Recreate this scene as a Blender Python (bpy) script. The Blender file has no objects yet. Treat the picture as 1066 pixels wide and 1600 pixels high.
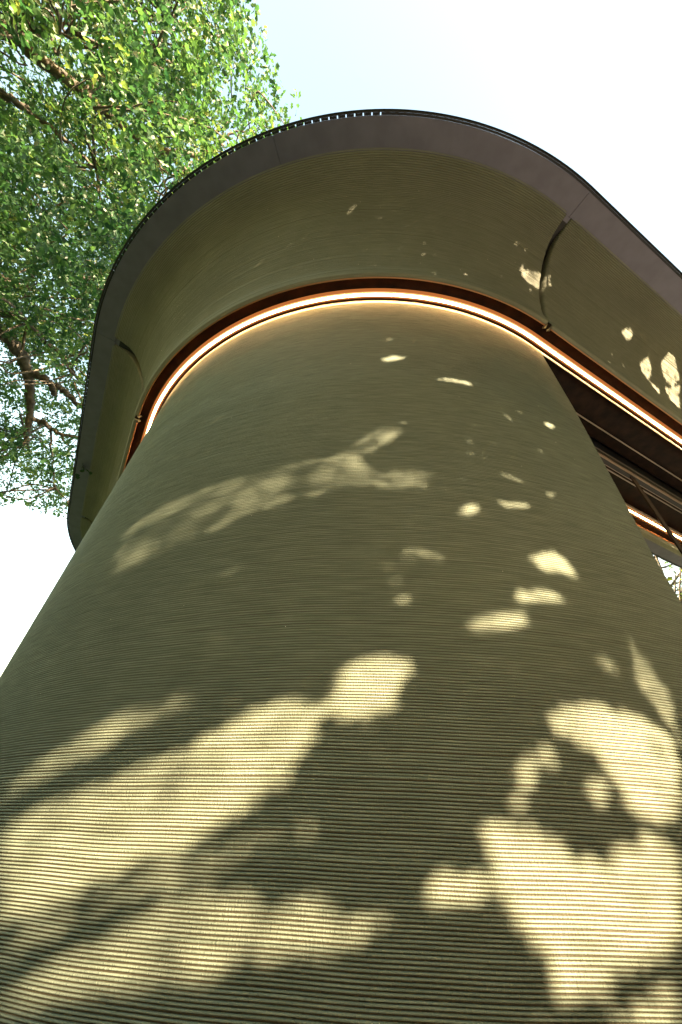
import bpy, math, random
import numpy as np
from mathutils import Vector, Matrix

C = bpy.context.scene.collection
SC = bpy.context.scene
rng = np.random.default_rng(11)
random.seed(5)
EYE = 0.62                      # eye height above the ground, metres

# ------------------------------------------------------------------ camera
FPX, PITCH, ROLL = 594.56, 0.7185, 0.0433
F = np.array([0, math.cos(PITCH), math.sin(PITCH)])
U0 = np.array([0, -math.sin(PITCH), math.cos(PITCH)])
R0 = np.array([1.0, 0, 0])
CR = R0 * math.cos(ROLL) + U0 * math.sin(ROLL)
CU = -R0 * math.sin(ROLL) + U0 * math.cos(ROLL)
cd = bpy.data.cameras.new('camera')
cam = bpy.data.objects.new('camera', cd)
C.objects.link(cam)
cd.sensor_fit = 'VERTICAL'
cd.sensor_height = 24.0
cd.sensor_width = 16.0
cd.lens = FPX * 24.0 / 1600.0
cd.clip_start = 0.02
cd.clip_end = 2000
cam.matrix_world = Matrix(((CR[0], CU[0], -F[0], 0), (CR[1], CU[1], -F[1], 0), (CR[2], CU[2], -F[2], EYE), (0, 0, 0, 1)))
SC.camera = cam

# ------------------------------------------------------------------ light
SUN_AZ, SUN_EL = math.radians(-57), math.radians(15)      # azimuth measured from +X towards +Y
S = np.array([math.cos(SUN_AZ) * math.cos(SUN_EL), math.sin(SUN_AZ) * math.cos(SUN_EL), math.sin(SUN_EL)])
E1 = np.array([-math.sin(SUN_AZ), math.cos(SUN_AZ), 0.0])
E2 = np.cross(S, E1)
w = bpy.data.worlds.new('World')
SC.world = w
w.use_nodes = True
nt = w.node_tree
bg = nt.nodes['Background']
sky = nt.nodes.new('ShaderNodeTexSky')
sky.sky_type = 'NISHITA'
sky.sun_disc = False
sky.sun_elevation = SUN_EL
sky.sun_rotation = math.pi / 2 - SUN_AZ
sky.air_density = 2.0
sky.dust_density = 3.0
sky.ozone_density = 0.6
nt.links.new(sky.outputs[0], bg.inputs[0])
bg.inputs[1].default_value = 0.100
sl = bpy.data.lights.new('sun', 'SUN')
sl.energy = 5.0
sl.angle = math.radians(0.5)
sl.color = (1.0, 0.78, 0.52)
so = bpy.data.objects.new('sun', sl)
C.objects.link(so)
so.rotation_euler = Vector(S).to_track_quat('Z', 'Y').to_euler()
so.location = (6, -8, 10)
SC.view_settings.view_transform = 'Standard'
SC.view_settings.look = 'None'
SC.view_settings.gamma = 1
SC.view_settings.use_curve_mapping = False
SC.view_settings.exposure = 3.15
SC.cycles.max_bounces = 8
SC.cycles.sample_clamp_indirect = 6

# ------------------------------------------------------------------ materials
def mat(name, color=(.5, .5, .5), rough=.6, metal=0.0, spec=.5):
    m = bpy.data.materials.new(name)
    m.use_nodes = True
    b = m.node_tree.nodes['Principled BSDF']
    b.inputs['Base Color'].default_value = (*color, 1)
    b.inputs['Roughness'].default_value = rough
    b.inputs['Metallic'].default_value = metal
    b.inputs['Specular IOR Level'].default_value = spec
    return m

def N(m, t, **k):
    n = m.node_tree.nodes.new(t)
    for a, v in k.items():
        setattr(n, a, v)
    return n

def noise_color(m, c0, c1, scale, detail=4, vec=None, lo=.35, hi=.65):
    L = m.node_tree.links
    no = N(m, 'ShaderNodeTexNoise')
    no.inputs['Scale'].default_value = scale
    no.inputs['Detail'].default_value = detail
    if vec is None:
        g = N(m, 'ShaderNodeNewGeometry')
        L.new(g.outputs['Position'], no.inputs['Vector'])
    else:
        L.new(vec, no.inputs['Vector'])
    r = N(m, 'ShaderNodeValToRGB')
    r.color_ramp.elements[0].position = lo
    r.color_ramp.elements[1].position = hi
    r.color_ramp.elements[0].color = (*c0, 1)
    r.color_ramp.elements[1].color = (*c1, 1)
    L.new(no.outputs['Fac'], r.inputs['Fac'])
    L.new(r.outputs['Color'], m.node_tree.nodes['Principled BSDF'].inputs['Base Color'])
    return no, r

def fabric_mat(name, c0, c1, back):
    """woven cord: colour streaks along each cord and fine cross threads as bump"""
    m = mat(name, c0, .62, 0, .35)
    L = m.node_tree.links
    at = N(m, 'ShaderNodeAttribute', attribute_name='surf')
    oi = N(m, 'ShaderNodeObjectInfo')
    ad = N(m, 'ShaderNodeVectorMath', operation='ADD')
    sp = N(m, 'ShaderNodeSeparateXYZ'); cb = N(m, 'ShaderNodeCombineXYZ')
    L.new(oi.outputs['Location'], sp.inputs[0]); L.new(sp.outputs['Z'], cb.inputs['Y'])
    L.new(at.outputs['Vector'], ad.inputs[0]); L.new(cb.outputs[0], ad.inputs[1])
    mp = N(m, 'ShaderNodeMapping'); mp.inputs['Scale'].default_value = (9, 150, 1)
    L.new(ad.outputs[0], mp.inputs[0])
    no, r = noise_color(m, c0, c1, 1.0, 3, mp.outputs[0], .3, .7)
    # large faint unevenness
    n3 = N(m, 'ShaderNodeTexNoise'); n3.inputs['Scale'].default_value = 2.2; n3.inputs['Detail'].default_value = 5
    g = N(m, 'ShaderNodeNewGeometry'); L.new(g.outputs['Position'], n3.inputs['Vector'])
    mx = N(m, 'ShaderNodeMix', data_type='RGBA', blend_type='MULTIPLY')
    rr = N(m, 'ShaderNodeMapRange'); rr.inputs[1].default_value = .3; rr.inputs[2].default_value = .7
    rr.inputs[3].default_value = .90; rr.inputs[4].default_value = 1.08
    L.new(n3.outputs['Fac'], rr.inputs[0])
    mx.inputs[0].default_value = 1
    L.new(r.outputs['Color'], mx.inputs[6]); L.new(rr.outputs[0], mx.inputs[7])
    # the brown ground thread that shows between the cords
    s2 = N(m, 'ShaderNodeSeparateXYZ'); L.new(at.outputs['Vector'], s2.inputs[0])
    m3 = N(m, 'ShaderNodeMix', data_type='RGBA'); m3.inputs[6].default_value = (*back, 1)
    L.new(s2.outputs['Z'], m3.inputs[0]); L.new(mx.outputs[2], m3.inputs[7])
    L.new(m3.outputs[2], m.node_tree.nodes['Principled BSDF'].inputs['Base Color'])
    # knurl
    mp2 = N(m, 'ShaderNodeMapping'); mp2.inputs['Scale'].default_value = (300, 90, 1)
    L.new(ad.outputs[0], mp2.inputs[0])
    n2 = N(m, 'ShaderNodeTexNoise'); n2.inputs['Scale'].default_value = 1; n2.inputs['Detail'].default_value = 2
    L.new(mp2.outputs[0], n2.inputs['Vector'])
    bp = N(m, 'ShaderNodeBump'); bp.inputs['Strength'].default_value = .85; bp.inputs['Distance'].default_value = .003
    L.new(n2.outputs['Fac'], bp.inputs['Height'])
    L.new(bp.outputs[0], m.node_tree.nodes['Principled BSDF'].inputs['Normal'])
    return m

M = {}
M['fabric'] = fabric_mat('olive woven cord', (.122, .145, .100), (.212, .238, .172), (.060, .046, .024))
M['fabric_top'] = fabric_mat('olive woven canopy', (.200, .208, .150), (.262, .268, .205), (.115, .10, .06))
M['edge'] = mat('olive canopy edge', (.10, .10, .05), .6)
M['soffit'] = mat('grey brown metal', (.105, .095, .098), .36, .35)
noise_color(M['soffit'], (.138, .138, .195), (.162, .162, .225), 9)
M['dark_metal'] = mat('black metal', (.018, .018, .022), .4, .3)
M['wood'] = mat('dark stained board', (.05, .022, .012), .45)
gw = N(M['wood'], 'ShaderNodeNewGeometry')
mw = N(M['wood'], 'ShaderNodeMapping'); mw.inputs['Scale'].default_value = (3, 3, 40)
M['wood'].node_tree.links.new(gw.outputs['Position'], mw.inputs[0])
M['wood'].node_tree.nodes['Principled BSDF'].inputs['Specular IOR Level'].default_value = .08
noise_color(M['wood'], (.008, .004, .003), (.022, .010, .006), 4, 6, mw.outputs[0])
M['copper'] = mat('copper coloured trim', (.55, .27, .13), .35, .6)
M['trim'] = mat('cream light trim', (.8, .72, .6), .4)
M['alu'] = mat('grey aluminium', (.32, .28, .24), .35, .6)
M['dark_room'] = mat('dark interior', (.02, .016, .014), .9, 0, .1)
M['bark'] = mat('bark', (.12, .085, .06), .85)
noise_color(M['bark'], (.040, .033, .025), (.125, .105, .078), 14, 6)
M['deck'] = mat('paving', (.30, .27, .22), .8)
noise_color(M['deck'], (.16, .155, .145), (.22, .215, .205), 3, 8)
M['grass'] = mat('lawn', (.06, .09, .03), .9)
noise_color(M['grass'], (.045, .07, .02), (.09, .12, .04), 1.5, 8)

m = bpy.data.materials.new('warm light strip'); m.use_nodes = True
m.node_tree.nodes.clear()
em = N(m, 'ShaderNodeEmission'); em.inputs[0].default_value = (1, .55, .22, 1); em.inputs[1].default_value = 12
ou = N(m, 'ShaderNodeOutputMaterial'); m.node_tree.links.new(em.outputs[0], ou.inputs[0])
M['led'] = m

for key_, col_, st_ in (('diffuser', (1, .30, .07, 1), .060), ('diffuser_in', (1, .50, .18, 1), .20)):  # amber emission stands in for the bloom around the light strip
    m = bpy.data.materials.new('amber light ' + key_); m.use_nodes = True
    m.node_tree.nodes.clear()
    em = N(m, 'ShaderNodeEmission'); em.inputs[0].default_value = col_; em.inputs[1].default_value = st_
    ou = N(m, 'ShaderNodeOutputMaterial'); m.node_tree.links.new(em.outputs[0], ou.inputs[0])
    M[key_] = m

def leaf_mat(name, cols):
    m = bpy.data.materials.new(name); m.use_nodes = True
    T = m.node_tree; T.nodes.clear(); L = T.links
    at = N(m, 'ShaderNodeAttribute', attribute_name='tint')
    r = N(m, 'ShaderNodeValToRGB')
    e = r.color_ramp.elements
    while len(e) < len(cols): e.new(.5)
    for i, c in enumerate(cols):
        e[i].position = i / (len(cols) - 1); e[i].color = (*c, 1)
    L.new(at.outputs['Fac'], r.inputs[0])
    pr = N(m, 'ShaderNodeBsdfPrincipled'); pr.inputs['Roughness'].default_value = .42
    tr = N(m, 'ShaderNodeBsdfTranslucent')
    hs = N(m, 'ShaderNodeHueSaturation'); hs.inputs['Hue'].default_value = .485; hs.inputs['Saturation'].default_value = 1.15; hs.inputs['Value'].default_value = 1.5
    L.new(r.outputs[0], hs.inputs['Color']); L.new(hs.outputs[0], tr.inputs[0])
    L.new(r.outputs[0], pr.inputs['Base Color'])
    mx = N(m, 'ShaderNodeMixShader'); mx.inputs[0].default_value = .5
    L.new(pr.outputs[0], mx.inputs[1]); L.new(tr.outputs[0], mx.inputs[2])
    o = N(m, 'ShaderNodeOutputMaterial'); L.new(mx.outputs[0], o.inputs[0])
    return m
M['leaf_oak'] = leaf_mat('oak leaves', [(.020, .055, .026), (.038, .098, .034), (.075, .155, .045), (.20, .25, .070)])
M['leaf_shade'] = leaf_mat('shrubby leaves', [(.04, .075, .02), (.09, .13, .03)])

gl = bpy.data.materials.new('tinted glass'); gl.use_nodes = True
T = gl.node_tree; T.nodes.clear()
gs = N(gl, 'ShaderNodeBsdfGlossy'); gs.inputs['Roughness'].default_value = .012; gs.inputs[0].default_value = (.95, .93, .9, 1)
tp = N(gl, 'ShaderNodeBsdfTransparent'); tp.inputs[0].default_value = (.35, .33, .30, 1)
fr = N(gl, 'ShaderNodeFresnel'); fr.inputs[0].default_value = 1.75
mx = N(gl, 'ShaderNodeMixShader'); o = N(gl, 'ShaderNodeOutputMaterial')
T.links.new(fr.outputs[0], mx.inputs[0]); T.links.new(tp.outputs[0], mx.inputs[1]); T.links.new(gs.outputs[0], mx.inputs[2]); T.links.new(mx.outputs[0], o.inputs[0])
M['glass'] = gl

# ------------------------------------------------------------------ mesh helpers
def mesh_np(name, V, FQ, material, smooth=True, attrs=None):
    V = np.asarray(V, dtype=np.float32); FQ = np.asarray(FQ, dtype=np.int32)
    me = bpy.data.meshes.new(name)
    n, k = FQ.shape
    me.vertices.add(len(V)); me.vertices.foreach_set('co', V.ravel())
    me.loops.add(n * k); me.loops.foreach_set('vertex_index', FQ.ravel())
    me.polygons.add(n)
    me.polygons.foreach_set('loop_start', np.arange(0, n * k, k, dtype=np.int32))
    if smooth:
        me.polygons.foreach_set('use_smooth', np.ones(n, dtype=bool))
    else:
        me.polygons.foreach_set('use_smooth', np.zeros(n, dtype=bool))
    me.update(calc_edges=True)
    if attrs:
        for an, (ty, arr) in attrs.items():
            a = me.attributes.new(an, ty, 'POINT')
            a.data.foreach_set('vector' if ty == 'FLOAT_VECTOR' else 'value', np.asarray(arr, dtype=np.float32).ravel())
    me.materials.append(material)
    me.validate(verbose=False)
    return me

def link(name, me, parent=None, **props):
    o = bpy.data.objects.new(name, me)
    C.objects.link(o)
    if parent is not None:
        o.parent = parent
        w_ = Vector((0, 0, 0))
        p_ = parent
        while p_ is not None:
            w_ += p_.location; p_ = p_.parent
        o.location = -w_
    for a, v in props.items():
        o[a] = v
    return o

def root(name, loc, label, category, group=None):
    o = bpy.data.objects.new(name, None)
    C.objects.link(o); o.location = loc
    o['label'] = label; o['category'] = category
    if group: o['group'] = group
    return o

def grid_faces(nr, nc, closed=False):
    i = np.arange(nr - 1)[:, None]; j = np.arange(nc if closed else nc - 1)[None]
    j2 = (j + 1) % nc
    a = i * nc + j; b = i * nc + j2; c_ = (i + 1) * nc + j2; d = (i + 1) * nc + j
    return np.stack([a, b, c_, d], -1).reshape(-1, 4)

# outlines of the sunny gaps in the low tree's crown, in the plane square to the sun (metres); density of stray leaves left in each
GAPS = [
 (0,[(0.944,0.374),(0.997,0.397),(1.04,0.405),(1.096,0.386),(1.17,0.376),(1.227,0.344),(1.256,0.298),(1.174,0.181),(1.13,0.169),(1.087,0.17),(1.059,0.184),(1.051,0.21),(1.058,0.241),(1.049,0.269),(1.032,0.299),(0.994,0.313),(0.971,0.333)]),
 (0,[(0.855,0.284),(0.88,0.304),(0.927,0.322),(0.952,0.31),(0.94,0.282),(0.909,0.264),(0.871,0.252),(0.85,0.261)]),
 (0.08,[(0.987,0.257),(1.016,0.265),(1.041,0.253),(1.038,0.227),(1.018,0.205),(0.995,0.199),(0.977,0.212),(0.974,0.231)]),
 (0,[(0.825,0.239),(0.853,0.246),(0.877,0.235),(0.866,0.219),(0.843,0.211),(0.823,0.221)]),
 (0,[(0.772,0.202),(0.818,0.202),(0.871,0.186),(0.902,0.173),(0.914,0.15),(0.941,0.128),(0.968,0.125),(0.999,0.137),(1.044,0.156),(1.094,0.16),(1.146,0.141),(1.065,0.018),(1.036,0.014),(0.993,0.005),(0.957,-0.004),(0.921,-0.013),(0.889,-0.018),(0.853,-0.023),(0.837,0.001),(0.836,0.028),(0.81,0.051),(0.795,0.086),(0.781,0.115),(0.783,0.147),(0.773,0.175)]),
 (0,[(0.657,0.136),(0.682,0.145),(0.721,0.141),(0.77,0.131),(0.777,0.112),(0.75,0.102),(0.707,0.106),(0.67,0.116)]),
 (0,[(1.05,-0.005),(0.994,-0.016),(0.952,-0.026),(0.909,-0.057),(1.005,-0.075)]),
 (0.09,[(-0.046,0.492),(0.011,0.515),(0.079,0.545),(0.152,0.563),(0.221,0.56),(0.293,0.536),(0.275,0.514),(0.224,0.497),(0.155,0.477),(0.076,0.457),(0.019,0.439),(-0.02,0.43)]),
 (0.02,[(-0.002,0.388),(0.057,0.396),(0.125,0.407),(0.194,0.412),(0.272,0.429),(0.342,0.453),(0.404,0.484),(0.471,0.482),(0.53,0.463),(0.509,0.431),(0.499,0.383),(0.477,0.347),(0.444,0.315),(0.404,0.288),(0.356,0.265),(0.295,0.245),(0.23,0.226),(0.154,0.214),(0.08,0.2)]),
 (0.16,[(0.336,0.227),(0.366,0.257),(0.413,0.257),(0.462,0.247),(0.467,0.231),(0.446,0.217),(0.413,0.198),(0.371,0.185),(0.293,0.19),(0.218,0.182),(0.15,0.157),(0.105,0.144),(0.087,0.185),(0.169,0.197),(0.242,0.214),(0.3,0.231)]),
 (0.1,[(0.137,0.073),(0.119,0.111),(0.162,0.128),(0.22,0.149),(0.279,0.176),(0.336,0.184),(0.389,0.181),(0.444,0.163),(0.465,0.136),(0.498,0.149),(0.538,0.147),(0.543,0.126),(0.526,0.114),(0.579,0.113),(0.632,0.105),(0.613,0.086),(0.561,0.073),(0.504,0.072),(0.431,0.08),(0.394,0.066),(0.34,0.068),(0.251,0.08),(0.179,0.085),(0.13,0.088)]),
 (0,[(0.523,0.435),(0.529,0.48),(0.539,0.515),(0.577,0.544),(0.63,0.548),(0.681,0.523),(0.688,0.495),(0.657,0.464),(0.643,0.432),(0.607,0.412),(0.562,0.412)]),
 (0.26,[(-0.032,1.088),(-0.059,1.218),(-0.055,1.355),(0.019,1.382),(0.122,1.365),(0.226,1.351),(0.316,1.329),(0.359,1.34),(0.46,1.33),(0.537,1.342),(0.64,1.499),(0.741,1.504),(0.75,1.462),(0.655,1.329),(0.575,1.292),(0.652,1.191),(0.73,1.21),(0.822,1.179),(0.791,1.093),(0.684,1.094),(0.575,1.14),(0.438,1.123),(0.372,1.121),(0.31,1.108),(0.219,1.086),(0.131,1.077),(0.027,1.082)]),
 (0,[(0.653,2.015),(0.737,2.056),(0.788,2.034),(0.719,1.983)]),
 (0.08,[(0.855,1.835),(0.949,1.845),(1.117,1.825),(1.062,1.788),(0.913,1.804)]),
 (0.05,[(0.843,0.973),(0.902,1.024),(0.936,1.016),(0.902,0.977),(0.863,0.958)]),
 (0.05,[(0.994,1.032),(1.05,1.047),(1.116,1.03),(1.096,1.006),(1.016,1.005)]),
 (0.16,[(0.673,0.87),(0.739,0.856),(0.804,0.819),(0.79,0.796),(0.733,0.806),(0.687,0.831)]),
 (0.16,[(0.554,0.852),(0.609,0.864),(0.67,0.846),(0.608,0.836)]),
 (0,[(1.022,0.804),(1.096,0.837),(1.159,0.82),(1.184,0.774),(1.151,0.752),(1.078,0.754),(1.057,0.783)]),
 (0,[(0.931,0.67),(1.014,0.704),(1.087,0.691),(1.116,0.662),(1.068,0.64),(1.013,0.644),(0.968,0.649)]),
 (0,[(0.799,0.585),(0.871,0.633),(0.94,0.643),(0.985,0.612),(0.962,0.59),(0.875,0.58)]),
 (0.05,[(0.649,0.691),(0.694,0.7),(0.714,0.683),(0.684,0.674)]),
 (0.16,[(1.017,1.197),(1.135,1.168),(1.11,1.133),(1.032,1.163)]),
 (0,[(1.206,1.12),(1.251,1.102),(1.211,1.071)]),
 (0,[(1.091,0.973),(1.139,0.959),(1.107,0.936)]),
 (0,[(1.381,1.618),(1.467,1.622),(1.398,1.551)]),
 (0.16,[(1.134,0.524),(1.177,0.492),(1.18,0.444),(1.156,0.452),(1.125,0.483)]),
 (0.16,[(1.269,0.622),(1.278,0.557),(1.3,0.488),(1.314,0.41),(1.296,0.351),(1.259,0.304),(1.249,0.351),(1.216,0.422),(1.233,0.501),(1.242,0.573)]),
 (0,[(2.103,3.289),(2.266,3.279),(2.338,3.284),(2.206,3.281),(2.123,3.279)]),
 (0,[(2.588,3.109),(2.672,3.184),(2.748,3.159),(2.699,3.088)]),
 (0,[(2.86,2.987),(2.969,3.086),(3.03,3.009),(2.971,2.88),(2.892,2.91)]),
 (0,[(2.97,2.885),(3.125,2.858),(3.078,2.789)]),
 (0,[(3.147,3.107),(3.227,3.224),(3.254,3.249),(3.443,3.087),(3.308,2.98),(3.197,3.016)]),
 (0,[(3.21,2.923),(3.455,3.054),(3.399,2.798),(3.276,2.823)]),
 (0,[(3.123,3.259),(3.115,3.257),(3.241,3.253)]),
 (0.09,[(1.471,3.066),(1.763,3.138),(1.785,3.071),(1.652,2.969),(1.53,2.982)]),
 (0.08,[(1.352,3.19),(1.455,3.245),(1.42,3.181)]),
]

# ------------------------------------------------------------------ plan of the pavilion
TH, CX, CY, RAD, DL = 0.47001938, 0.26755941, 3.19437242, 2.27483650, 0.07245321
LEN_R, LEN_L = 5.2, 3.10
u_ = np.array([math.cos(TH), math.sin(TH)])                       # along the right face, away from the eye
v_ = np.array([-math.sin(TH + DL), math.cos(TH + DL)])            # along the left face
cen = np.array([CX, CY])
A_R = math.atan2(-math.cos(TH), math.sin(TH))
A_L = math.atan2(-math.sin(TH + DL), -math.cos(TH + DL))          # about -149 deg
def unit(a): return np.stack([np.cos(a), np.sin(a)], -1)
# the outline as segments: ('line', p0, dir, len, normal) or ('arc', centre, a0, a1); it runs right face -> front corner -> left face -> ...
cB = cen + v_ * LEN_L                     # left far corner centre
cC = cB + u_ * LEN_R                      # back corner
cD = cen + u_ * LEN_R                     # right far corner
SEG = {
 'right': ('line', cD, cen, A_R), 'front': ('arc', cen, A_R, A_L), 'left': ('line', cen, cB, A_L),
 'far_left': ('arc', cB, A_L, A_R - math.pi), 'back': ('line', cB, cC, A_R - math.pi),
 'far_back': ('arc', cC, A_R - math.pi, A_L - math.pi), 'far_side': ('line', cC, cD, A_L - math.pi),
 'far_right': ('arc', cD, A_L - math.pi, A_R - 2 * math.pi)}
ORDER = ['right', 'front', 'left', 'far_left', 'back', 'far_back', 'far_side', 'far_right']
def seg_len(k):
    s = SEG[k]
    return float(np.linalg.norm(s[2] - s[1])) if s[0] == 'line' else abs(s[3] - s[2]) * RAD
def seg_cols(k, n, f0=0., f1=1., fs=None):
    """(base centre line points, normals, running length); offset o -> c + normal * (RAD + o)"""
    s = SEG[k]
    f = np.linspace(f0, f1, n) if fs is None else np.asarray(fs)
    off = sum(seg_len(q) for q in ORDER[:ORDER.index(k)])
    if s[0] == 'line':
        P = s[1] + (s[2] - s[1]) * f[:, None]
        Nn = np.repeat(unit(np.array([s[3]])), n if fs is None else len(f), 0)
    else:
        a = s[2] + (s[3] - s[2]) * f
        P = np.repeat(s[1][None], len(f), 0); Nn = unit(a)
    return P, Nn, off + f * seg_len(k)
def full_loop(na=40, nl=2):
    Ps, Ns, Ss = [], [], []
    for k in ORDER:
        if SEG[k][0] == 'arc': P, Nn, s = seg_cols(k, na)
        else:
            P, Nn, s = seg_cols(k, nl + 2, fs=np.linspace(0, 1, nl + 2)); P, Nn, s = P[1:-1], Nn[1:-1], s[1:-1]
        Ps.append(P); Ns.append(Nn); Ss.append(s)
    return np.concatenate(Ps), np.concatenate(Ns), np.concatenate(Ss)
def sweep(cols, prof, wob=None):
    """prof rows (offset, z above the eye[, arc length]); returns V, F, surf"""
    P, Nn, s = cols
    pr = np.asarray(prof, dtype=float)
    o = pr[:, 0][:, None, None]; z = pr[:, 1][:, None]
    XY = P[None] + Nn[None] * (RAD + o)
    Z = np.repeat(z, len(P), 1)
    if wob is not None: Z = Z + wob(s)[None]
    V = np.concatenate([XY, Z[..., None] + EYE], -1).reshape(-1, 3)
    al = pr[:, 2] if pr.shape[1] > 2 else pr[:, 1]
    hh = pr[:, 3] if pr.shape[1] > 3 else np.ones(len(pr))
    sf = np.stack([np.repeat(s[None], len(pr), 0), np.repeat(al[:, None], len(P), 1), np.repeat(hh[:, None], len(P), 1)], -1).reshape(-1, 3)
    return V, sf
def swept(name, cols, prof, material, parent, smooth=True, closed=False, ring=False, wob=None, **props):
    """ring: profile is a closed loop of (o, z) (a bar); closed: the path is a loop"""
    pr = np.asarray(prof, dtype=float)
    if ring: pr = np.concatenate([pr, pr[:1]])
    V, sf = sweep(cols, pr, wob)
    FQ = grid_faces(len(pr), len(cols[0]), closed)
    if ring and not closed:      # caps (4 sided profiles)
        nc = len(cols[0])
        if len(prof) == 4:
            cap0 = np.array([[0, nc, 2 * nc, 3 * nc]]); cap1 = cap0[:, ::-1] + nc - 1
            FQ = np.concatenate([FQ, cap0, cap1])
    me = mesh_np(name, V, FQ, material, smooth, {'surf': ('FLOAT_VECTOR', sf)})
    return link(name, me, parent, **props)
def bar(o0, o1, z0, z1): return [(o0, z0), (o1, z0), (o1, z1), (o0, z1)]

bc = (cen + cB + cC + cD) / 4
pav = root('garden_pavilion', (bc[0], bc[1], 0), 'olive ribbed pavilion with rounded corner, flared canopy and glowing light strip', 'pavilion')

# ---- corner walls: every cord of the front corner wall is real relief
def wobble(s):
    return .0011 * np.sin(s * 3.1 + .4) + .0007 * np.sin(s * 9.7) + .0004 * np.sin(s * 23.)
def pitch(z): return float(np.interp(z, [-.6, -.17, 0, .48, 1.2, 2.7], [.0056, .0058, .0062, .0072, .0080, .0088]))
def cord_levels():
    z, out = -EYE, []
    while z < 2.655:
        p = pitch(z); out.append((z, p)); z += p
    return out
LV = cord_levels()
OW = -.037
shape_k = [(0.0, 0.0), (.26, .02), (.36, .72), (.54, 1.0), (.76, 1.0), (.93, .70)]
def rib_rows(levels, amp=.72, seed=1, jitter=.06):
    r_ = np.random.default_rng(seed); rows = []
    for z, p in levels:
        amp_ = amp * float(np.interp(z, [.3, 1.0, 1.8], [1, .6, .22]))
        a = amp_ * p * (1 + jitter * r_.normal())
        dz = .03 * p * r_.normal()
        for k, h in shape_k:
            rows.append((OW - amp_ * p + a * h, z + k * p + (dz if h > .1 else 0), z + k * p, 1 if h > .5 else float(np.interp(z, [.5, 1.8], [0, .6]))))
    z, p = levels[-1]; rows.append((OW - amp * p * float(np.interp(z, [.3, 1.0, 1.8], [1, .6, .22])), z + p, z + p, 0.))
    return rows
NEAR = [(z, p) for z, p in LV if -.25 < z < .17]
LOW = [l for l in LV if l[0] <= -.25]; HIGH = [l for l in LV if l[0] >= .17]
# the right end of the wall is not quite plumb: it follows the edge seen in the photo
def t_end(z): return float(np.interp(z, [.65, .85, 1.13, 1.93, 2.68], [-.12, -.115, -.075, .03, .09]))
def wall_mesh(levels, seed, ncol):
    rows = rib_rows(levels, seed=seed)
    base = np.concatenate([np.linspace(0, 1, ncol)])
    P, Nn, s = seg_cols('front', ncol)
    pr = np.array(rows)
    V, sf = sweep((P, Nn, s), pr, wobble)
    V = V.reshape(len(rows), ncol, 3); sf = sf.reshape(len(rows), ncol, 3)
    # slide the right end columns so that the edge follows t_end(z)
    for i, r0 in enumerate(rows):
        te = t_end(r0[1])
        # columns within 0.35 m of the right end get re-spaced; positions on arc for t<0 and on the straight for t>0
        S0 = s - s[0]
        w_ = np.clip(1 - S0 / .5, 0, 1)
        tt = -S0 + te * w_
        x = np.where(tt > 0, 0, tt)
        a = A_R + x / RAD
        pos = cen + unit(a) * (RAD + r0[0]) + u_ * np.where(tt > 0, tt, 0)[:, None]
        V[i, :, :2] = pos
        sf[i, :, 0] = s[0] - tt
    return V.reshape(-1, 3), sf.reshape(-1, 3), len(rows)
NC = 150
V1, s1, n1 = wall_mesh(LOW, 3, NC)
V2, s2, n2 = wall_mesh(HIGH, 4, NC)
bk = [(OW - .0056, NEAR[0][0] - .004, 0, 0.), (OW - .0056, NEAR[-1][0] + NEAR[-1][1] + .004, 0, 0.)]
P, Nn, s = seg_cols('front', NC)
V3, s3 = sweep((P, Nn, s), bk)
FQ = np.concatenate([grid_faces(n1, NC), grid_faces(n2, NC) + len(V1), grid_faces(2, NC) + len(V1) + len(V2)])
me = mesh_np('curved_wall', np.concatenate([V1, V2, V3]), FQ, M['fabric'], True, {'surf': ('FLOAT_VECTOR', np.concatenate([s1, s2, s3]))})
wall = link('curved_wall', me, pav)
# nearest cords: one object each, sharing one mesh
P, Nn, s = seg_cols('front', NC)
Pc = P.copy(); te = -.12; S0 = s - s[0]; tt = -S0 + te * np.clip(1 - S0 / .5, 0, 1)
p0 = .0060
rows = [(OW - .72 * p0 + .72 * p0 * h, k * p0, k * p0, 1. if h > .5 else 0.) for k, h in shape_k] + [(OW - .72 * p0, p0, p0, 0.)]
a = A_R + tt / RAD
V, sf = [], []
for o_, z_, l_, h_ in rows:
    xy = cen + unit(a) * (RAD + o_)
    V.append(np.concatenate([xy, (z_ + wobble(s))[:, None]], 1)); sf.append(np.stack([s[0] - tt, np.full(NC, l_), np.full(NC, h_)], -1))
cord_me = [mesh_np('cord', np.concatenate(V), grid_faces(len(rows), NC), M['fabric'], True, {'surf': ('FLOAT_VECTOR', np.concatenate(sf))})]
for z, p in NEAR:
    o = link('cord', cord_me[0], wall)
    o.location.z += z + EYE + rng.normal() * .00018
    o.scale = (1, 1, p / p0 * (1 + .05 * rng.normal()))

# the inner end of the wall (reveal) so that it has thickness
zs = np.linspace(-EYE, 2.66, 40)
V = []
for z in zs:
    te = t_end(z)
    q = cen + (u_ * te + unit(np.array([A_R]))[0] * (RAD + OW - .001) if te > 0 else unit(np.array([A_R + te / RAD]))[0] * (RAD + OW - .001))
    nn = unit(np.array([A_R]))[0]
    V.append((*q, z + EYE)); V.append((*(q - nn * .34), z + EYE))
me = mesh_np('wall_end', np.array(V), grid_faces(len(zs), 2), M['edge'], False); link('wall_end', me, pav)
# the other corner walls, same cords, coarser
for k, nc in (('far_left', 30), ('far_back', 16), ('far_right', 16)):
    lv = LV if k == 'far_left' else LV[::1]
    rr = rib_rows(lv, seed=9)
    if k != 'far_left':
        rr = [(OW, -EYE, -EYE, 1.), (OW, 2.66, 2.66, 1.)]
    swept('rear_wall', seg_cols(k, nc), rr, M['fabric'], pav)
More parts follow.
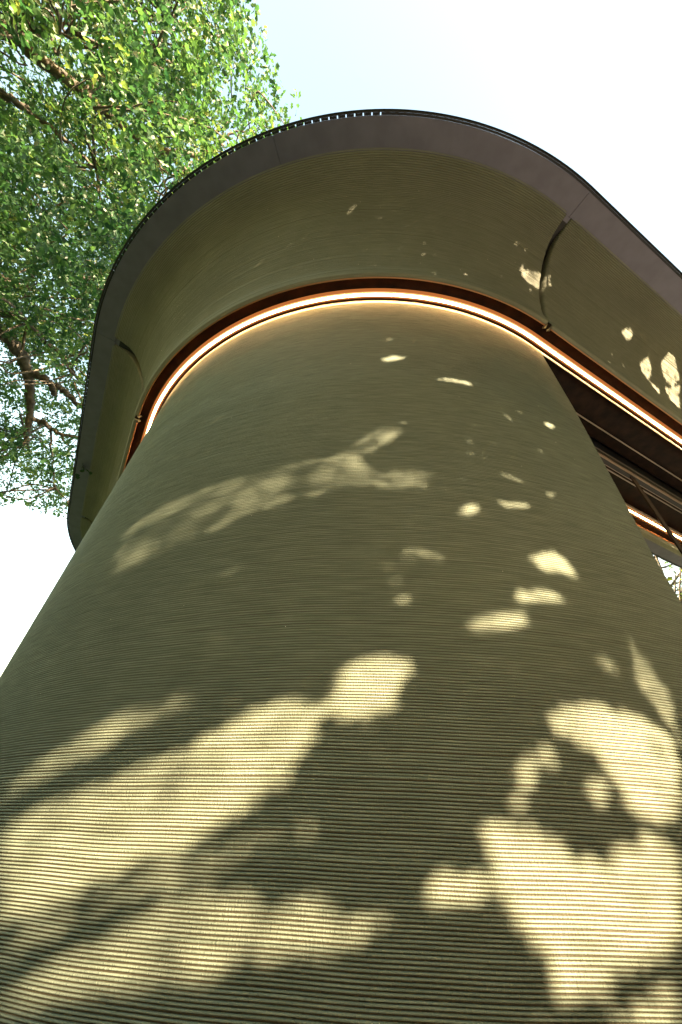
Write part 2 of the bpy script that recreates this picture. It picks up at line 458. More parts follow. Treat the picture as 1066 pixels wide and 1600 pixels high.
# inner lining of the walls and top plate
for k in ('front', 'far_left', 'far_back', 'far_right'):
    swept('inner_lining', seg_cols(k, 24, .07 if k == 'front' else 0, 1), bar(-.34, OW - .012, -EYE, 2.655), M['dark_room'], pav, smooth=False, ring=True)

# ---- glazed bays
def bay(k, f_marks):
    L_ = seg_len(k)
    cols = seg_cols(k, 2)
    swept('header_frame', cols, bar(-.40, -.358, 2.435, 2.705), M['dark_metal'], pav, False, ring=True)
    swept('header_rail', cols, bar(-.358, -.350, 2.462, 2.470), M['alu'], pav, False, ring=True)
    swept('header_rail', cols, bar(-.358, -.352, 2.440, 2.4435), M['alu'], pav, False, ring=True)
    swept('header_rail', cols, bar(-.358, -.353, 2.556, 2.559), M['alu'], pav, False, ring=True)
    swept('ceiling_profile', cols, bar(-.252, -.243, 2.668, 2.678), M['alu'], pav, False, ring=True)
    swept('bottom_rail', cols, bar(-.40, -.35, -EYE, -EYE + .05), M['dark_metal'], pav, False, ring=True)
    # panes between stiles
    for a0, a1 in zip(f_marks[:-1], f_marks[1:]):
        g0, g1 = a0 + .035, a1 - .035
        c2 = seg_cols(k, 2, fs=[g0 / L_, g1 / L_])
        swept('glass_pane', c2, bar(-.381, -.375, -EYE + .05, 2.435), M['glass'], pav, False, ring=True)
    for m_ in f_marks:
        c2 = seg_cols(k, 2, fs=[(m_ - .035) / L_, (m_ + .035) / L_])
        swept('door_stile', c2, bar(-.392, -.370, -EYE + .05, 2.435), M['dark_room'], pav, False, ring=True)
M['stile'] = mat('dark door stile', (.03, .025, .02), .5, .2, .2)
bay('right', [.05, LEN_R - 3.4, LEN_R - 1.51, LEN_R - .04])
bay('left', [.04, 1.05, 2.05, LEN_L - .04])
bay('back', [.05, 1.8, 3.5, LEN_R - .05])
bay('far_side', [.05, 1.05, 2.05, LEN_L - .05])

# ---- light cove
loop = full_loop(56, 2)
swept('cove_board', loop, bar(-.345, .118, 2.706, 2.722), M['wood'], pav, True, closed=True, ring=True)
swept('light_housing', loop, bar(-.022, .031, 2.692, 2.7055), M['diffuser'], pav, False, closed=True, ring=True)  # glowing bands added behind the strip to paint its halo
swept('light_diffuser', loop, bar(-.013, .0155, 2.6888, 2.6917), M['diffuser_in'], pav, False, closed=True, ring=True)
swept('light_strip', loop, [(-.006, 2.6885), (-.0075, 2.686), (-.005, 2.683), (.005, 2.683), (.0075, 2.686), (.006, 2.6885)], M['led'], pav, True, closed=True, ring=True)
swept('cove_trim', loop, bar(-.0455, -.0400, 2.6635, 2.7055), M['trim'], pav, False, closed=True, ring=True)
for k in ('front', 'far_left', 'far_back', 'far_right'):
    swept('wall_head', seg_cols(k, 40), bar(-.335, -.0475, 2.6615, 2.7045), M['dark_metal'], pav, False, ring=True)

# ---- flared canopy
PROF = np.array([(.104, 2.683), (.124, 2.679), (.133, 2.688), (.134, 2.730), (.134, 2.811), (.171, 2.985), (.214, 3.100), (.275, 3.223), (.340, 3.330), (.406, 3.412), (.465, 3.460), (.525, 3.486), (.570, 3.496), (.618, 3.501)])
def catmull(P, n=24):
    out = []
    Q = np.concatenate([2 * P[:1] - P[1:2], P, 2 * P[-1:] - P[-2:-1]])
    for i in range(1, len(Q) - 2):
        t = np.linspace(0, 1, n, endpoint=False)[:, None]
        p0, p1, p2, p3 = Q[i - 1], Q[i], Q[i + 1], Q[i + 2]
        out.append(.5 * ((2 * p1) + (-p0 + p2) * t + (2 * p0 - 5 * p1 + 4 * p2 - p3) * t ** 2 + (-p0 + 3 * p1 - 3 * p2 + p3) * t ** 3))
    out.append(P[-1:]); return np.concatenate(out)
FINE = np.concatenate([PROF[:3], catmull(PROF[3:])])
seg = np.linalg.norm(np.diff(FINE, axis=0), axis=1); ARC = np.concatenate([[0], np.cumsum(seg)])
def prof_at(t):
    return np.stack([np.interp(t, ARC, FINE[:, 0]), np.interp(t, ARC, FINE[:, 1])], -1)
def canopy_rows():
    rows = [(*PROF[0], 0, 1.), (*PROF[1], ARC[1], 1.), (*PROF[2], ARC[2], 1.)]
    t0 = ARC[2] + .004; T1 = ARC[-1]; t = t0; i = 0
    r_ = np.random.default_rng(2)
    while t < T1 - .004:
        p = float(np.interp((t - t0) / (T1 - t0), [0, .5, 1], [.0085, .0105, .0125]))
        a = .50 * p * (1 + .15 * r_.normal())
        for k, h in ((0, 0), (.22, .8), (.5, 1), (.78, .8)):
            tt_ = min(t + k * p, T1)
            q = prof_at(tt_); d = prof_at(min(tt_ + .002, T1)) - prof_at(max(tt_ - .002, 0)); d /= np.linalg.norm(d) + 1e-9
            nn = np.array([d[1], -d[0]])
            rows.append((q[0] + nn[0] * (a * h - .50 * p), q[1] + nn[1] * (a * h - .50 * p), t + k * p, 0. if h == 0 else 1.))
        t += p
    q = PROF[-1]; rows.append((q[0], q[1], T1, 1.))
    return rows
CROWS = canopy_rows()
def canopy_panel(k, nc, f0=0., f1=1., name='canopy_panel', g0=.020, g1=.020):
    """one stretched panel: its two ends turn back into the seam"""
    L_ = seg_len(k)
    Lw = L_ * (1.2 if SEG[k][0] == 'arc' else 1.0)
    e = np.array([0, .0015, .005, .010, .018, .03]) 
    back = np.array([.055, .018, .007, .0025, .0005, 0])
    fs = np.concatenate([f0 + (g0 + e) / Lw, np.linspace(f0 + (g0 + .05) / Lw, f1 - (g1 + .05) / Lw, nc), f1 - (g1 + e[::-1]) / Lw])
    bb = np.concatenate([back, np.zeros(nc), back[::-1]])
    P, Nn, s = seg_cols(k, 0, fs=fs)
    pr = np.array(CROWS)
    # profile normals for the turn-back
    d = np.gradient(pr[:, :2], axis=0); d /= np.linalg.norm(d, axis=1)[:, None] + 1e-9
    on = np.stack([d[:, 1], -d[:, 0]], -1)
    on[:3] = [(0, -1), (.3, -.9), (.9, -.3)]
    # smooth the normals over a cord
    kx = np.ones(9) / 9
    on[8:-8] = np.stack([np.convolve(on[:, 0], kx, 'same'), np.convolve(on[:, 1], kx, 'same')], -1)[8:-8]
    # folds gathered at the ends
    r_ = np.random.default_rng(int(abs(L_) * 100))
    al = pr[:, 2]
    fold = sum(a_ * np.sin(al * w_ + ph) for a_, w_, ph in ((.0012, 61, r_.random() * 6), (.0011, 97, r_.random() * 6), (.0008, 151, r_.random() * 6)))
    dist0 = (fs - fs[0]) * Lw; dist1 = (fs[-1] - fs) * Lw
    fd = np.exp(-dist0 / .035) * (dist0 > .002) + np.exp(-dist1 / .035) * (dist1 > .002)
    dep = bb[None, :] - fold[:, None] * fd[None, :]
    o = pr[:, 0][:, None] - on[:, 0][:, None] * dep
    z = pr[:, 1][:, None] - on[:, 1][:, None] * dep
    XY = P[None] + Nn[None] * (RAD + o[..., None])
    V = np.concatenate([XY, z[..., None] + EYE], -1).reshape(-1, 3)
    sf = np.stack([np.repeat(s[None], len(pr), 0), np.repeat((al + 5)[:, None], len(fs), 1), np.repeat(pr[:, 3][:, None], len(fs), 1)], -1).reshape(-1, 3)
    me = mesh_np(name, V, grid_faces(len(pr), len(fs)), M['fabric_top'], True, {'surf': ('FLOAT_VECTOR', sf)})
    o_ = link(name, me, pav)
    # inner edge strip in copper, child of the panel
    fs2 = np.linspace(fs[3], fs[-4], max(2, nc // 2))
    swept('edge_trim', seg_cols(k, 0, fs=fs2), bar(.0965, .1025, 2.681, 2.705), M['copper'], o_, True, ring=True)
    return o_
def dfr(k, d): return d / seg_len(k)
# joints sit 7 cm past the start of each straight run
canopy_panel('front', 130, g1=.030)
canopy_panel('right', 60, g1=.022)
canopy_panel('left', 24, g0=.030)
canopy_panel('far_left', 40)
for k in ('back', 'far_side'): canopy_panel(k, 4)
for k in ('far_back', 'far_right'): canopy_panel(k, 16)
# dark backing behind the seams
bkp = [(o_ - .048, min(z_ + .026, 3.5115), 0, 1.) for o_, z_ in FINE[3::6]] 
swept('canopy_backing', full_loop(40, 2), bkp, M['dark_metal'], pav, True, closed=True)
# black joint bead and little bracket at every joint
def box_at(name, c, n, hw, hd, hz, material, parent):
    t = np.array([-n[1], n[0]])
    V = []
    for sz in (-1, 1):
        for sx, sy in ((-1, -1), (1, -1), (1, 1), (-1, 1)):
            q = c[:2] + t * sx * hw + n * sy * hd; V.append((*q, c[2] + sz * hz))
    FQ = [(0, 1, 2, 3), (4, 7, 6, 5), (0, 4, 5, 1), (1, 5, 6, 2), (2, 6, 7, 3), (3, 7, 4, 0)]
    return link(name, mesh_np(name, V, FQ, material, False), parent)
for a_, cc in ((A_R, cen), (A_L, cen), (A_L, cB), (A_R - math.pi, cB), (A_R - math.pi, cC), (A_L - math.pi, cC), (A_L - math.pi, cD), (A_R, cD)):
    n_ = unit(np.array([a_]))[0]
    q = cc + n_ * (RAD + .108)
    box_at('joint_bracket', np.array([*q, 2.690 + EYE]), n_, .012, .016, .010, M['dark_room'], pav)

# ---- soffit ring in separate sheets with fine joints
def soffit(k, f0, f1, n):
    L_ = seg_len(k) * (1.3 if SEG[k][0] == 'arc' else 1); g = .0016 / L_
    swept('soffit_panel', seg_cols(k, n, f0 + g, f1 - g), bar(.606, .765, 3.502, 3.508), M['soffit'], pav, False, ring=True)
soffit('front', 0, .497, 50); soffit('front', .497, 1, 50)
soffit('right', 0, .5, 2); soffit('right', .5, 1, 2); soffit('left', 0, 1, 2)
for k in ('far_left', 'far_back', 'far_right'): soffit(k, 0, .5, 24); soffit(k, .5, 1, 24)
for k in ('back', 'far_side'): soffit(k, 0, 1, 2)
# light coloured hairline trim where the soffit meets the vent strip
swept('soffit_trim', full_loop(90, 2), bar(.7652, .7672, 3.500, 3.509), M['soffit'], pav, False, closed=True, ring=True)
# vent strip: short solid pieces with open slots between them
def vent(k, f0, f1, solid=False):
    L_ = seg_len(k); Lr = L_ * ((RAD + .78) / RAD if SEG[k][0] == 'arc' else 1)
    n = 1 if solid else int(Lr * (f1 - f0) / .054)
    V, FQ = [], []
    for i in range(n):
        a0 = f0 + (f1 - f0) * i / n; a1 = f0 + (f1 - f0) * (i + 1) / n - (0 if solid else   .0080 / Lr)
        nc_ = 30 if solid else 2
        P, Nn, s = seg_cols(k, nc_, a0, a1)
        VV, _ = sweep((P, Nn, s), bar(.7676, .7805, 3.502, 3.506) + [(.7676, 3.502)])
        FQ.append(grid_faces(5, nc_) + len(V) * 10); V.append(VV)
    link('vent_strip', mesh_np('vent_strip', np.concatenate(V), np.concatenate(FQ), M['dark_metal'], False), pav, kind='stuff')
vent('front', .33, .86); vent('front', 0, .33, True); vent('front', .86, 1, True)
vent('right', 0, 1, True); vent('left', 0, .1, True); vent('left', .1, .35); vent('left', .35, 1, True); vent('far_left', 0, 1)
for k in ('back', 'far_back', 'far_side', 'far_right'): vent(k, 0, 1)
swept('roof_edge', full_loop(90, 2), bar(.781, .795, 3.496, 3.522), M['dark_metal'], pav, True, closed=True, ring=True)
# roof sheet, floor, ceiling
def disc(name, off, z, material, flip=False):
    P, Nn, s = full_loop(40, 2)
    XY = P + Nn * (RAD + off); c0 = XY.mean(0)
    V = np.concatenate([np.c_[XY, np.full(len(XY), z + EYE)], [[*c0, z + EYE]]])
    n = len(XY); i = np.arange(n)
    return link(name, mesh_np(name, V, np.stack([i, (i + 1) % n, np.full(n, n)], -1), material, False), pav)
disc('roof', .763, 3.514, M['soffit'])
disc('room_ceiling', -.36, 2.70, M['dark_room'])
disc('room_floor', -.36, -EYE + .03, M['dark_room'])

# ------------------------------------------------------------------ ground
def ring_sheet(name, r, z, material, cx=0, cy=0, n=96):
    a = np.linspace(0, 2 * math.pi, n, endpoint=False)
    V = np.concatenate([np.c_[cx + r * np.cos(a), cy + r * np.sin(a), np.full(n, z)], [[cx, cy, z]]])
    i = np.arange(n)
    return link(name, mesh_np(name, V, np.stack([i, (i + 1) % n, np.full(n, n)], -1), material, False), None, kind='structure')
ring_sheet('ground', 600, -.004, M['grass'])
ring_sheet('terrace', 6.2, .001, M['deck'], 4.4, 1.2)

# lint and spider silk caught on the cords
r_ = np.random.default_rng(77)
V, FQ = [], []
def speck(q, n, s_):
    n = n / np.linalg.norm(n); a_ = np.cross(n, r_.normal(size=3)); a_ /= np.linalg.norm(a_); b_ = np.cross(n, a_)
    i = len(V)
    for x_, y_, z_ in ((-1, 0, 0), (0, -.5, 0), (1, 0, 0), (0, .5, 0), (0, 0, .6)):
        V.append(q + a_ * x_ * s_ + b_ * y_ * s_ + n * z_ * s_)
    for f_ in ((0, 1, 4), (1, 2, 4), (2, 3, 4), (3, 0, 4)): FQ.append([i + j for j in f_])
for i in range(70):
    a_ = A_R + (A_L - A_R) * r_.random(); n2_ = unit(np.array([a_]))[0]
    if i % 2:
        z_ = r_.uniform(.3, 2.5); speck(np.array([*(cen + n2_ * (RAD + OW)), z_ + EYE]), np.array([*n2_, 0]), r_.uniform(.0015, .0028))
    else:
        q_ = prof_at(r_.uniform(.15, ARC[-1] - .1)); speck(np.array([*(cen + n2_ * (RAD + q_[0])), q_[1] + EYE - .001]), np.array([*n2_, -1.5]), r_.uniform(.0018, .0035))
link('lint', mesh_np('lint', V, FQ, M['trim'], False), pav, kind='stuff')

# ------------------------------------------------------------------ trees
def ray(x, y):
    """direction from the eye for a point of the 1066 x 1600 frame"""
    d = F * FPX + CR * (x - 533) - CU * (y - 800)
    return d / np.linalg.norm(d)
EYEP = np.array([0, 0, EYE])
def tube_mesh(paths, nside=6):
    V, FQ, off = [], [], 0
    for pts, rad in paths:
        pts = np.asarray(pts, float); rad = np.asarray(rad, float)
        T_ = np.gradient(pts, axis=0); T_ /= np.linalg.norm(T_, axis=1)[:, None] + 1e-9
        ref = np.array([.31, .2, .93]) 
        A = np.cross(T_, ref); A /= np.linalg.norm(A, axis=1)[:, None] + 1e-9
        B = np.cross(T_, A)
        a = np.linspace(0, 2 * math.pi, nside, endpoint=False)
        ringv = pts[:, None] + rad[:, None, None] * (A[:, None] * np.cos(a)[None, :, None] + B[:, None] * np.sin(a)[None, :, None])
        V.append(ringv.reshape(-1, 3)); FQ.append(grid_faces(len(pts), nside, True) + off); off += len(pts) * nside
    return np.concatenate(V), np.concatenate(FQ)
def smooth_path(pts, n=8, wob=.03, r_=None):
    P = catmull3(np.asarray(pts, float), n)
    if r_ is not None:
        P[1:-1] += r_.normal(size=P[1:-1].shape) * wob
    return P
def catmull3(P, n):
    out = []
    Q = np.concatenate([2 * P[:1] - P[1:2], P, 2 * P[-1:] - P[-2:-1]])
    for i in range(1, len(Q) - 2):
        t = np.linspace(0, 1, n, endpoint=False)[:, None]
        p0, p1, p2, p3 = Q[i - 1], Q[i], Q[i + 1], Q[i + 2]
        out.append(.5 * ((2 * p1) + (-p0 + p2) * t + (2 * p0 - 5 * p1 + 4 * p2 - p3) * t ** 2 + (-p0 + 3 * p1 - 3 * p2 + p3) * t ** 3))
    out.append(P[-1:]); return np.concatenate(out)
def leaves_mesh(name, pos, length, width, normal_bias, material, r_, along=None, tint=None, lobed=False):
    n = len(pos)
    if along is None:
        along = r_.normal(size=(n, 3)) + np.array([0, 0, -.5])
    along /= np.linalg.norm(along, axis=1)[:, None]
    nb = normal_bias + r_.normal(size=(n, 3)) * .75
    side = np.cross(along, nb); side /= np.linalg.norm(side, axis=1)[:, None] + 1e-9
    nn = np.cross(side, along)
    L_ = (length * (.6 + .8 * r_.random(n)))[:, None]; W_ = (width * (.6 + .8 * r_.random(n)))[:, None]
    curl = (r_.random(n)[:, None] - .3) * .25
    if lobed:
        pts = [(-.5, 0, 0), (-.12, .5, .1), (.05, .28, .05), (.28, .42, 0), (.5, 0, -.1), (.28, -.42, 0), (.05, -.28, .05), (-.12, -.5, .1)]
        V = np.stack([pos + along * L_ * a_ + side * W_ * b_ + nn * L_ * (c_ + curl * abs(a_)) for a_, b_, c_ in pts], 1)
        base = (np.arange(n) * 8)[:, None]
        V = V.reshape(-1, 3); k = 8
        FQ = np.concatenate([base + np.array([[0, 1, 2]]), base + np.array([[0, 2, 6]]), base + np.array([[0, 6, 7]]), base + np.array([[2, 3, 4]]), base + np.array([[2, 4, 6]]), base + np.array([[4, 5, 6]])], 0)
    else:
        pts = [(-.5, 0, 0), (0, .5, .06), (.5, 0, -.05), (0, -.5, .06)]
        V = np.stack([pos + along * L_ * a_ + side * W_ * b_ + nn * L_ * (c_ + curl * abs(a_)) for a_, b_, c_ in pts], 1).reshape(-1, 3)
        k = 4
        FQ = (np.arange(n) * 4)[:, None] + np.array([[0, 1, 2, 3]])
    if tint is None: tint = r_.random(n)
    return V, FQ, np.repeat(tint, k)

def inside(poly, X, Y):
    poly = np.asarray(poly, float); r = np.zeros(X.shape, bool)
    j = len(poly) - 1
    for i in range(len(poly)):
        xi, yi = poly[i]; xj, yj = poly[j]
        c_ = ((yi > Y) != (yj > Y)) & (X < (xj - xi) * (Y - yi) / (yj - yi + 1e-12) + xi)
        r ^= c_; j = i
    return r
def frame_xy(P):
    d = P - EYEP; f = d @ F; f = np.where(f < .05, .05, f)
    return 533 + FPX * (d @ CR) / f, 800 - FPX * (d @ CU) / f

# ---- the big tree to the left of the pavilion
r_ = np.random.default_rng(21)
tr_base = np.array([-11.5, 2.2, 0.0])
oak = root('broadleaf_tree', tr_base, 'tall leafy green tree with twisting limbs rising left of the pavilion roof', 'tree')
crown_c = np.array([-6.1, 2.2, 8.9]); crown_r = np.array([5.7, 6.6, 5.4])
outline = [(-900, -700), (385, -700), (372, -60), (385, 0), (402, 40), (418, 90), (428, 128), (455, 142), (470, 165), (462, 192), (470, 260), (330, 420), (230, 560), (180, 700), (130, 760),
           (108, 770), (96, 812), (60, 800), (42, 806), (20, 780), (-20, 800), (-30, 850), (-200, 840), (-900, 900)]
def px(x, y, dist): return EYEP + ray(x, y) * dist
limbs = [
 ([tr_base + (0, 0, 4.2), px(-260, 60, 11.5), px(-60, 15, 10.5), px(60, 90, 10), px(130, 145, 10), px(190, 195, 10), px(250, 236, 10.2), px(292, 268, 10.5)], .13, .035),
 ([tr_base + (0, 0, 3.6), px(-260, 420, 10.5), px(-70, 470, 9.4), px(0, 515, 9.2), px(28, 545, 9.2), px(44, 582, 9.2), px(47, 635, 9.2), px(43, 690, 9.3)], .19, .045),
 ([px(44, 582, 9.2), px(62, 588, 9.1), px(78, 600, 9.0), px(84, 616, 9.0)], .075, .05),
 ([px(46, 655, 9.25), px(70, 662, 9.1), px(98, 680, 9.0), px(150, 690, 9.0), px(190, 720, 9.2)], .045, .022),
 ([px(-60, 15, 10.5), px(0, 42, 9.6), px(22, 62, 9.3), px(45, 45, 9.2), px(75, 46, 9.2), px(112, 52, 9.3)], .07, .02),
 ([px(-160, 130, 11), px(-60, 145, 10), px(0, 148, 9.5), px(40, 170, 9.3), px(90, 210, 9.1), px(150, 262, 9)], .08, .02),
 ([px(130, 145, 10), px(170, 120, 10.4), px(228, 102, 10.6), px(240, 78, 10.6), px(255, 55, 10.8), px(262, 30, 11)], .06, .015),
 ([px(228, 102, 10.6), px(255, 96, 10.7), px(278, 94, 10.9), px(288, 72, 11)], .035, .012),
 ([px(250, 236, 10.2), px(320, 240, 10.5), px(342, 228, 10.6), px(362, 208, 10.7), px(395, 205, 10.8)], .05, .012),
 ([px(342, 228, 10.6), px(350, 200, 10.7), px(366, 182, 10.9)], .02, .008),
 ([px(-70, 440, 9.6), px(0, 488, 9.0), px(35, 500, 8.8), px(70, 530, 8.7), px(105, 566, 8.6), px(128, 600, 8.6)], .06, .02),
 ([px(0, 430, 8.8), px(40, 455, 8.7), px(62, 490, 8.7), px(100, 500, 8.7)], .035, .012),
 ([px(60, 490, 8.9), px(85, 465, 8.9), px(120, 437, 9.0)], .028, .01),
 ([px(15, 395, 9.2), px(55, 352, 9.1), px(120, 305, 9.1), px(160, 280, 9.2)], .035, .01),
 ([px(90, 600, 9.0), px(108, 618, 9), px(122, 632, 9), px(140, 625, 9.1)], .06, .03),
 ([px(80, 665, 9.1), px(84, 720, 9.1), px(86, 755, 9.1), px(108, 790, 9.2)], .02, .009),
 ([px(96, 680, 9.0), px(110, 705, 9.0), px(118, 740, 9.1)], .018, .008),
]
tk = catmull3(np.array([tr_base, tr_base + (.15, .1, 1.6), tr_base + (.0, .0, 4.2), tr_base + (.5, -.1, 7), tr_base + (1.4, .2, 10)]), 6)
rad = np.interp(np.linspace(0, 1, len(tk)), [0, .08, .4, 1], [.62, .42, .34, .12])
V, FQ = tube_mesh([(tk, rad)], 14)
link('trunk', mesh_np('trunk', V, FQ, M['bark']), oak)
limb_pts = []
for pts, ra, rb in limbs:
    P = smooth_path(pts, 7, .018, r_)
    V, FQ = tube_mesh([(P, np.linspace(ra, rb, len(P)) ** 1.0)], 9)
    link('limb', mesh_np('limb', V, FQ, M['bark']), oak)
    limb_pts.append(P)
# foliage clusters
nC = 22500
Q = crown_c + (r_.random((nC, 3)) * 2 - 1) * crown_r
e = (((Q - crown_c) / crown_r) ** 2).sum(1)
Q = Q[(e < 1) & (e > .05)]
X, Y = frame_xy(Q)
front = ((Q - EYEP) @ F) > .3
keep = front & inside(outline, X + r_.normal(size=len(X)) * 13, Y + r_.normal(size=len(X)) * 11)
keep &= ~(front & inside([(-20, 520), (32, 560), (30, 640), (-20, 640)], X, Y) & (r_.random(len(X)) < .45))
# open pockets in the crown
def pockets(Q):
    return (np.sin(Q[:, 0] * 2.1 + 1) * np.sin(Q[:, 1] * 2.4 + 2) * np.sin(Q[:, 2] * 2.2) + .5 * np.sin(Q[:, 0] * 4.3) * np.sin(Q[:, 1] * 4.9 + 1) * np.sin(Q[:, 2] * 4.1 + 2))
keep &= pockets(Q) > -.13
for pg_, pr_ in (([(222, 285), (262, 252), (295, 262), (245, 335)], .85), ([(318, 160), (398, 135), (440, 205), (340, 245)], .72), ([(330, -60), (500, -60), (500, 260), (380, 130)], .40), ([(-20, 40), (60, 90), (70, 160), (-20, 150)], .5)):
    keep &= ~(front & inside(pg_, X, Y) & (r_.random(len(X)) < pr_))
off = ~front
keep |= off & (r_.random(len(Q)) < .4)
lowp = Y > 540
keep &= ~(lowp & (r_.random(len(Q)) < .50))
Q = Q[keep]
X, Y = frame_xy(Q); dq = np.linalg.norm(Q - EYEP, axis=1)
hide = np.zeros(len(Q), bool)
for P in limb_pts[:6]:
    px_, py_ = frame_xy(P); dp = np.linalg.norm(P - EYEP, axis=1)
    D2 = (X[:, None] - px_[None]) ** 2 + (Y[:, None] - py_[None]) ** 2; i = D2.argmin(1)
    hide |= (D2.min(1) < 19 ** 2) & (dq < dp[i] + .15)
Q = Q[~(hide & (r_.random(len(Q)) < .9))]
allp = np.concatenate(limb_pts)
twigs = []
sel = Q
for q in Q[r_.random(len(Q)) < .15]:
    d = np.linalg.norm(allp - q, axis=1); i = d.argmin()
    a_ = allp[i]; L_ = d[i]
    if L_ > 3.2: continue
    mid1 = a_ + (q - a_) * .35 + r_.normal(size=3) * .10 * L_ + np.array([0, 0, .06 * L_]); mid2 = a_ + (q - a_) * .7 + r_.normal(size=3) * .08 * L_
    P = catmull3(np.array([a_, mid1, mid2, q]), 4)
    twigs.append((P, np.linspace(.006 + .0065 * L_, .003, len(P))))
V, FQ = tube_mesh(twigs, 4)
link('twigs', mesh_np('twigs', V, FQ, M['bark']), oak, kind='stuff')
# leaves: every cluster is a short drooping spray
nl = 40
pos = np.repeat(Q, nl, 0)
spray = r_.normal(size=(len(Q), 3)) + np.array([0, 0, -.5]); spray /= np.linalg.norm(spray, axis=1)[:, None]
tpos = np.tile(np.linspace(-1, 1, nl), len(Q))
pos = pos + np.repeat(spray, nl, 0) * (tpos * .34)[:, None] + r_.normal(size=pos.shape) * np.repeat(r_.uniform(.04, .11, len(Q)), nl)[:, None]
X, Y = frame_xy(pos)
ok_ = (((pos - EYEP) @ F) < .3) | inside([(x_ + 14 if x_ > 0 else x_, y_) for x_, y_ in outline], X, Y)
pos = pos[ok_]
al = np.repeat(spray, nl, 0)[ok_] * .8 + r_.normal(size=pos.shape) * .8 + np.array([0, 0, -.25])
zone = .5 + .5 * np.sin(Q[:, 0] * 1.3 + 2) * np.sin(Q[:, 1] * 1.1) * np.sin(Q[:, 2] * 1.2 + 1)
cl_t = np.repeat(np.clip(.62 * r_.beta(1.3, 2.2, len(Q)) + .36 * zone, 0, 1), nl)[ok_]
tint = np.clip(cl_t + r_.normal(size=len(pos)) * .13, 0, 1)
V, FQ, tt = leaves_mesh('crown', pos, .086, .048, np.array([.15, -.2, .9]), M['leaf_oak'], r_, al, tint, lobed=True)
link('crown', mesh_np('crown', V, FQ, M['leaf_oak'], False, {'tint': ('FLOAT', tt)}), oak, kind='stuff')
print('oak leaves', len(pos), 'twigs', len(twigs))

# ---- the low tree behind the viewer whose crown breaks up the evening sun
r_ = np.random.default_rng(8)
sh_base = np.array([4.35, -2.1, 0.0])
shade = root('shade_tree', sh_base, 'bushy low tree standing before the right side of the pavilion', 'tree')
V, FQ = tube_mesh([(catmull3(np.array([sh_base, sh_base + (-.1, .1, 1.2), sh_base + (-.4, .4, 2.6), sh_base + (-.6, .5, 4.4)]), 6), np.linspace(.16, .05, 19))], 12)
link('trunk', mesh_np('trunk', V, FQ, M['bark']), shade)
nL = 480000
a = r_.uniform(-1.6, 4.9, nL); b = r_.uniform(-.6, 4.35, nL)
wv = .35 * np.sin(a * 2.3 + 1) + .3 * np.sin(b * 3.1) + .25 * np.sin(a * 5 + b * 4)
dd = 3.5 + .5 * wv + r_.normal(size=nL) * .28
dd = np.clip(dd, 2.7, 4.8)
for dens, poly in GAPS:
    dd += (4.0 if dens >= .08 else 2.2) * inside(poly, a, b)
pos = EYEP + a[:, None] * E1 + b[:, None] * E2 + dd[:, None] * S
al = r_.normal(size=(nL, 3)) + np.array([0, 0, -.6])
nB = 60000                       # coarser foliage added all round the finely leaved part to cut skylight
a2 = r_.uniform(-4.2, 6.8, nB); b2 = r_.uniform(-.7, 5.2, nB); d2 = 3.3 + .5 * np.sin(a2 * 1.7) + .4 * np.sin(b2 * 2.3) + r_.normal(size=nB) * .4
o2 = ~((a2 > -1.5) & (a2 < 4.8) & (b2 < 4.25))
a2, b2, d2 = a2[o2], b2[o2], d2[o2]
pos2 = EYEP + a2[:, None] * E1 + b2[:, None] * E2 + d2[:, None] * S
fx, fy = frame_xy(pos2)
pos2 = pos2[(pos2[:, 2] > .2) & ~(((pos2 - EYEP) @ F > .05) & (fx > -60) & (fx < 1130) & (fy > -60) & (fy < 1650))]
V_o, F_o, t_o = leaves_mesh('crown', pos2, .10, .065, S * 1.0 + np.array([0, 0, .3]), M['leaf_shade'], r_)
V, FQ, tt = leaves_mesh('crown', pos, .046, .032, S * 1.3 + np.array([0, 0, .3]), M['leaf_shade'], r_, al, None)
VV = V.reshape(nL, 4, 3) - EYEP
pa = VV @ E1; pb = VV @ E2
lv = r_.random(nL)
cut = np.zeros(nL, bool)
for dens, poly in GAPS:
    cnt = inside(poly, a, b).astype(int)
    for k in range(4): cnt += inside(poly, pa[:, k], pb[:, k])
    cut |= (cnt >= (2 if dens < .08 else 3)) & (lv >= max(dens, .014))
cut |= (pos[:, 2] < .15)
fx, fy = frame_xy(pos); cut |= ((pos - EYEP) @ F > .05) & (fx > -40) & (fx < 1110) & (fy > -40) & (fy < 1650)
keepi = np.where(~cut)[0]
V = V.reshape(nL, 4, 3)[keepi].reshape(-1, 3); tt = tt.reshape(nL, 4)[keepi].reshape(-1)
FQ = (np.arange(len(keepi)) * 4)[:, None] + np.array([[0, 1, 2, 3]])
FQ = np.concatenate([FQ, F_o + len(V)]); V = np.concatenate([V, V_o + 0]); tt = np.concatenate([tt, t_o])
link('crown', mesh_np('crown', V, FQ, M['leaf_shade'], False, {'tint': ('FLOAT', tt)}), shade, kind='stuff')
# boughs, kept off the sunny gaps
tw = []
tries = 0
while len(tw) < 60 and tries < 900:
    tries += 1
    q = EYEP + r_.uniform(-1.4, 4.7) * E1 + r_.uniform(0, 4.0) * E2 + r_.uniform(3.2, 4.3) * S
    s0 = sh_base + np.array([-.4, .4, r_.uniform(1.2, 4.0)])
    P = catmull3(np.array([s0, s0 + (q - s0) * .4 + r_.normal(size=3) * .15, s0 + (q - s0) * .75 + r_.normal(size=3) * .12, q]), 6)
    pl = P - EYEP; X, Y = pl @ E1, pl @ E2
    if any(inside(poly, X, Y).any() for dens, poly in GAPS): continue
    tw.append((P, np.linspace(.028, .006, len(P))))
V, FQ = tube_mesh(tw, 5)
link('boughs', mesh_np('boughs', V, FQ, M['bark']), shade, kind='stuff')

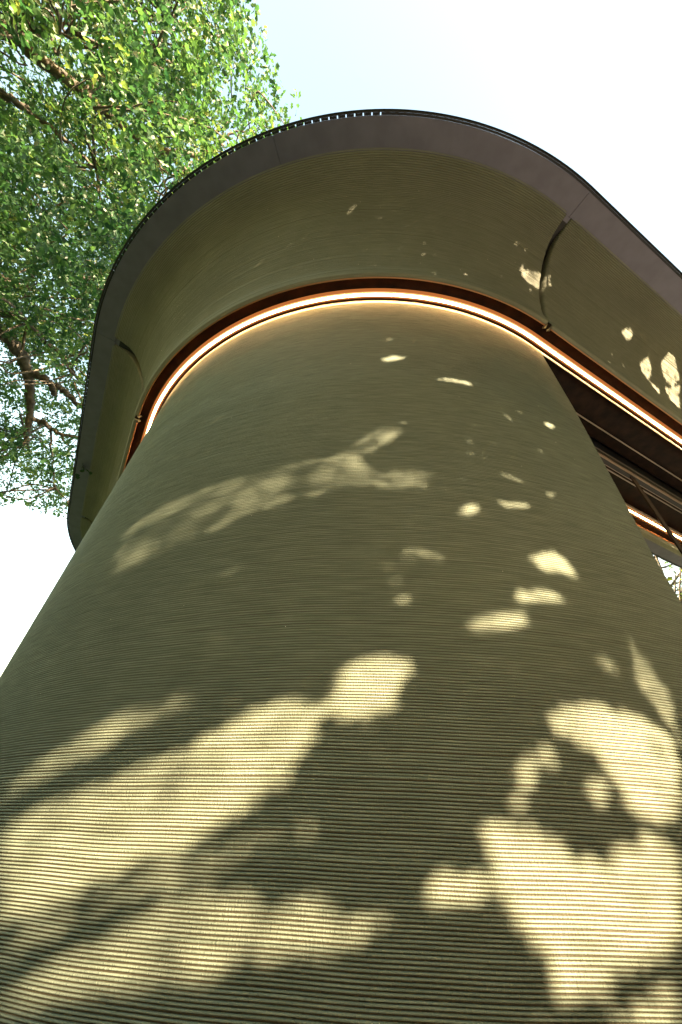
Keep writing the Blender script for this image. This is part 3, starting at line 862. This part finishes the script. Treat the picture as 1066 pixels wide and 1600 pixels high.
# ---- the thin tree that shows mirrored in the glass on the right
r_ = np.random.default_rng(4)
tb = np.array([13.0, 3.6, 0.0])
thin = root('young_tree', tb, 'slender young tree with bare twigs, mirrored in the glass beside the wall', 'tree')
tp_ = catmull3(np.array([tb, tb + (.1, 0, 3), tb + (0, .1, 6), tb + (.1, 0, 9)]), 6)
V, FQ = tube_mesh([(tp_, np.linspace(.13, .03, len(tp_)))], 8); link('trunk', mesh_np('trunk', V, FQ, M['bark']), thin)
tw = []; ends = []
for i in range(70):
    z = r_.uniform(2.5, 8.6); s0 = tb + (0, 0, z); a = r_.uniform(0, 6.28); L_ = r_.uniform(1.0, 2.6)
    e_ = s0 + np.array([math.cos(a) * L_, math.sin(a) * L_, L_ * r_.uniform(.2, .8)])
    P = catmull3(np.array([s0, (s0 * .6 + e_ * .4) + r_.normal(size=3) * .12, (s0 * .3 + e_ * .7) + r_.normal(size=3) * .12, e_]), 5)
    tw.append((P, np.linspace(.035, .008, len(P))))
    for j in range(5):
        k = r_.integers(4, len(P)); s1 = P[k]; e2_ = s1 + r_.normal(size=3) * .45 + (0, 0, .15)
        tw.append((catmull3(np.array([s1, (s1 + e2_) / 2 + r_.normal(size=3) * .05, e2_]), 3), np.linspace(.010, .004, 7))); ends.append(e2_)
V, FQ = tube_mesh(tw, 4); link('twigs', mesh_np('twigs', V, FQ, M['bark']), thin, kind='stuff')
pos = np.repeat(np.array(ends), 9, 0) + r_.normal(size=(len(ends) * 9, 3)) * .2
V, FQ, tt = leaves_mesh('crown', pos, .09, .05, np.array([0, 0, 1.]), M['leaf_oak'], r_)
link('crown', mesh_np('crown', V, FQ, M['leaf_oak'], False, {'tint': ('FLOAT', tt)}), thin, kind='stuff')

# ---- unseen foliage belt added to block light from the low sky
r_ = np.random.default_rng(31)
n = 42000
an = r_.uniform(0, 2 * math.pi, n); rr_ = r_.uniform(19, 25, n)
top = 4.4 + 1.0 * np.sin(an * 7) + .8 * np.sin(an * 17 + 1) + .5 * np.sin(an * 41)
sun_gap = np.exp(-((np.mod(an - SUN_AZ + math.pi, 2 * math.pi) - math.pi) / .45) ** 2)
top = top * (1 - .45 * sun_gap)
zz = top * r_.random(n) ** .8
pos = np.stack([rr_ * np.cos(an) + bc[0], rr_ * np.sin(an) + bc[1], zz], -1)
V, FQ, tt = leaves_mesh('woodland', pos, .75, .55, np.array([0, 0, .6]), M['leaf_shade'], r_)
link('woodland', mesh_np('woodland', V, FQ, M['leaf_shade'], False, {'tint': ('FLOAT', tt)}), None, kind='stuff', label='belt of dark shrubs and trees around the garden', category='woodland')
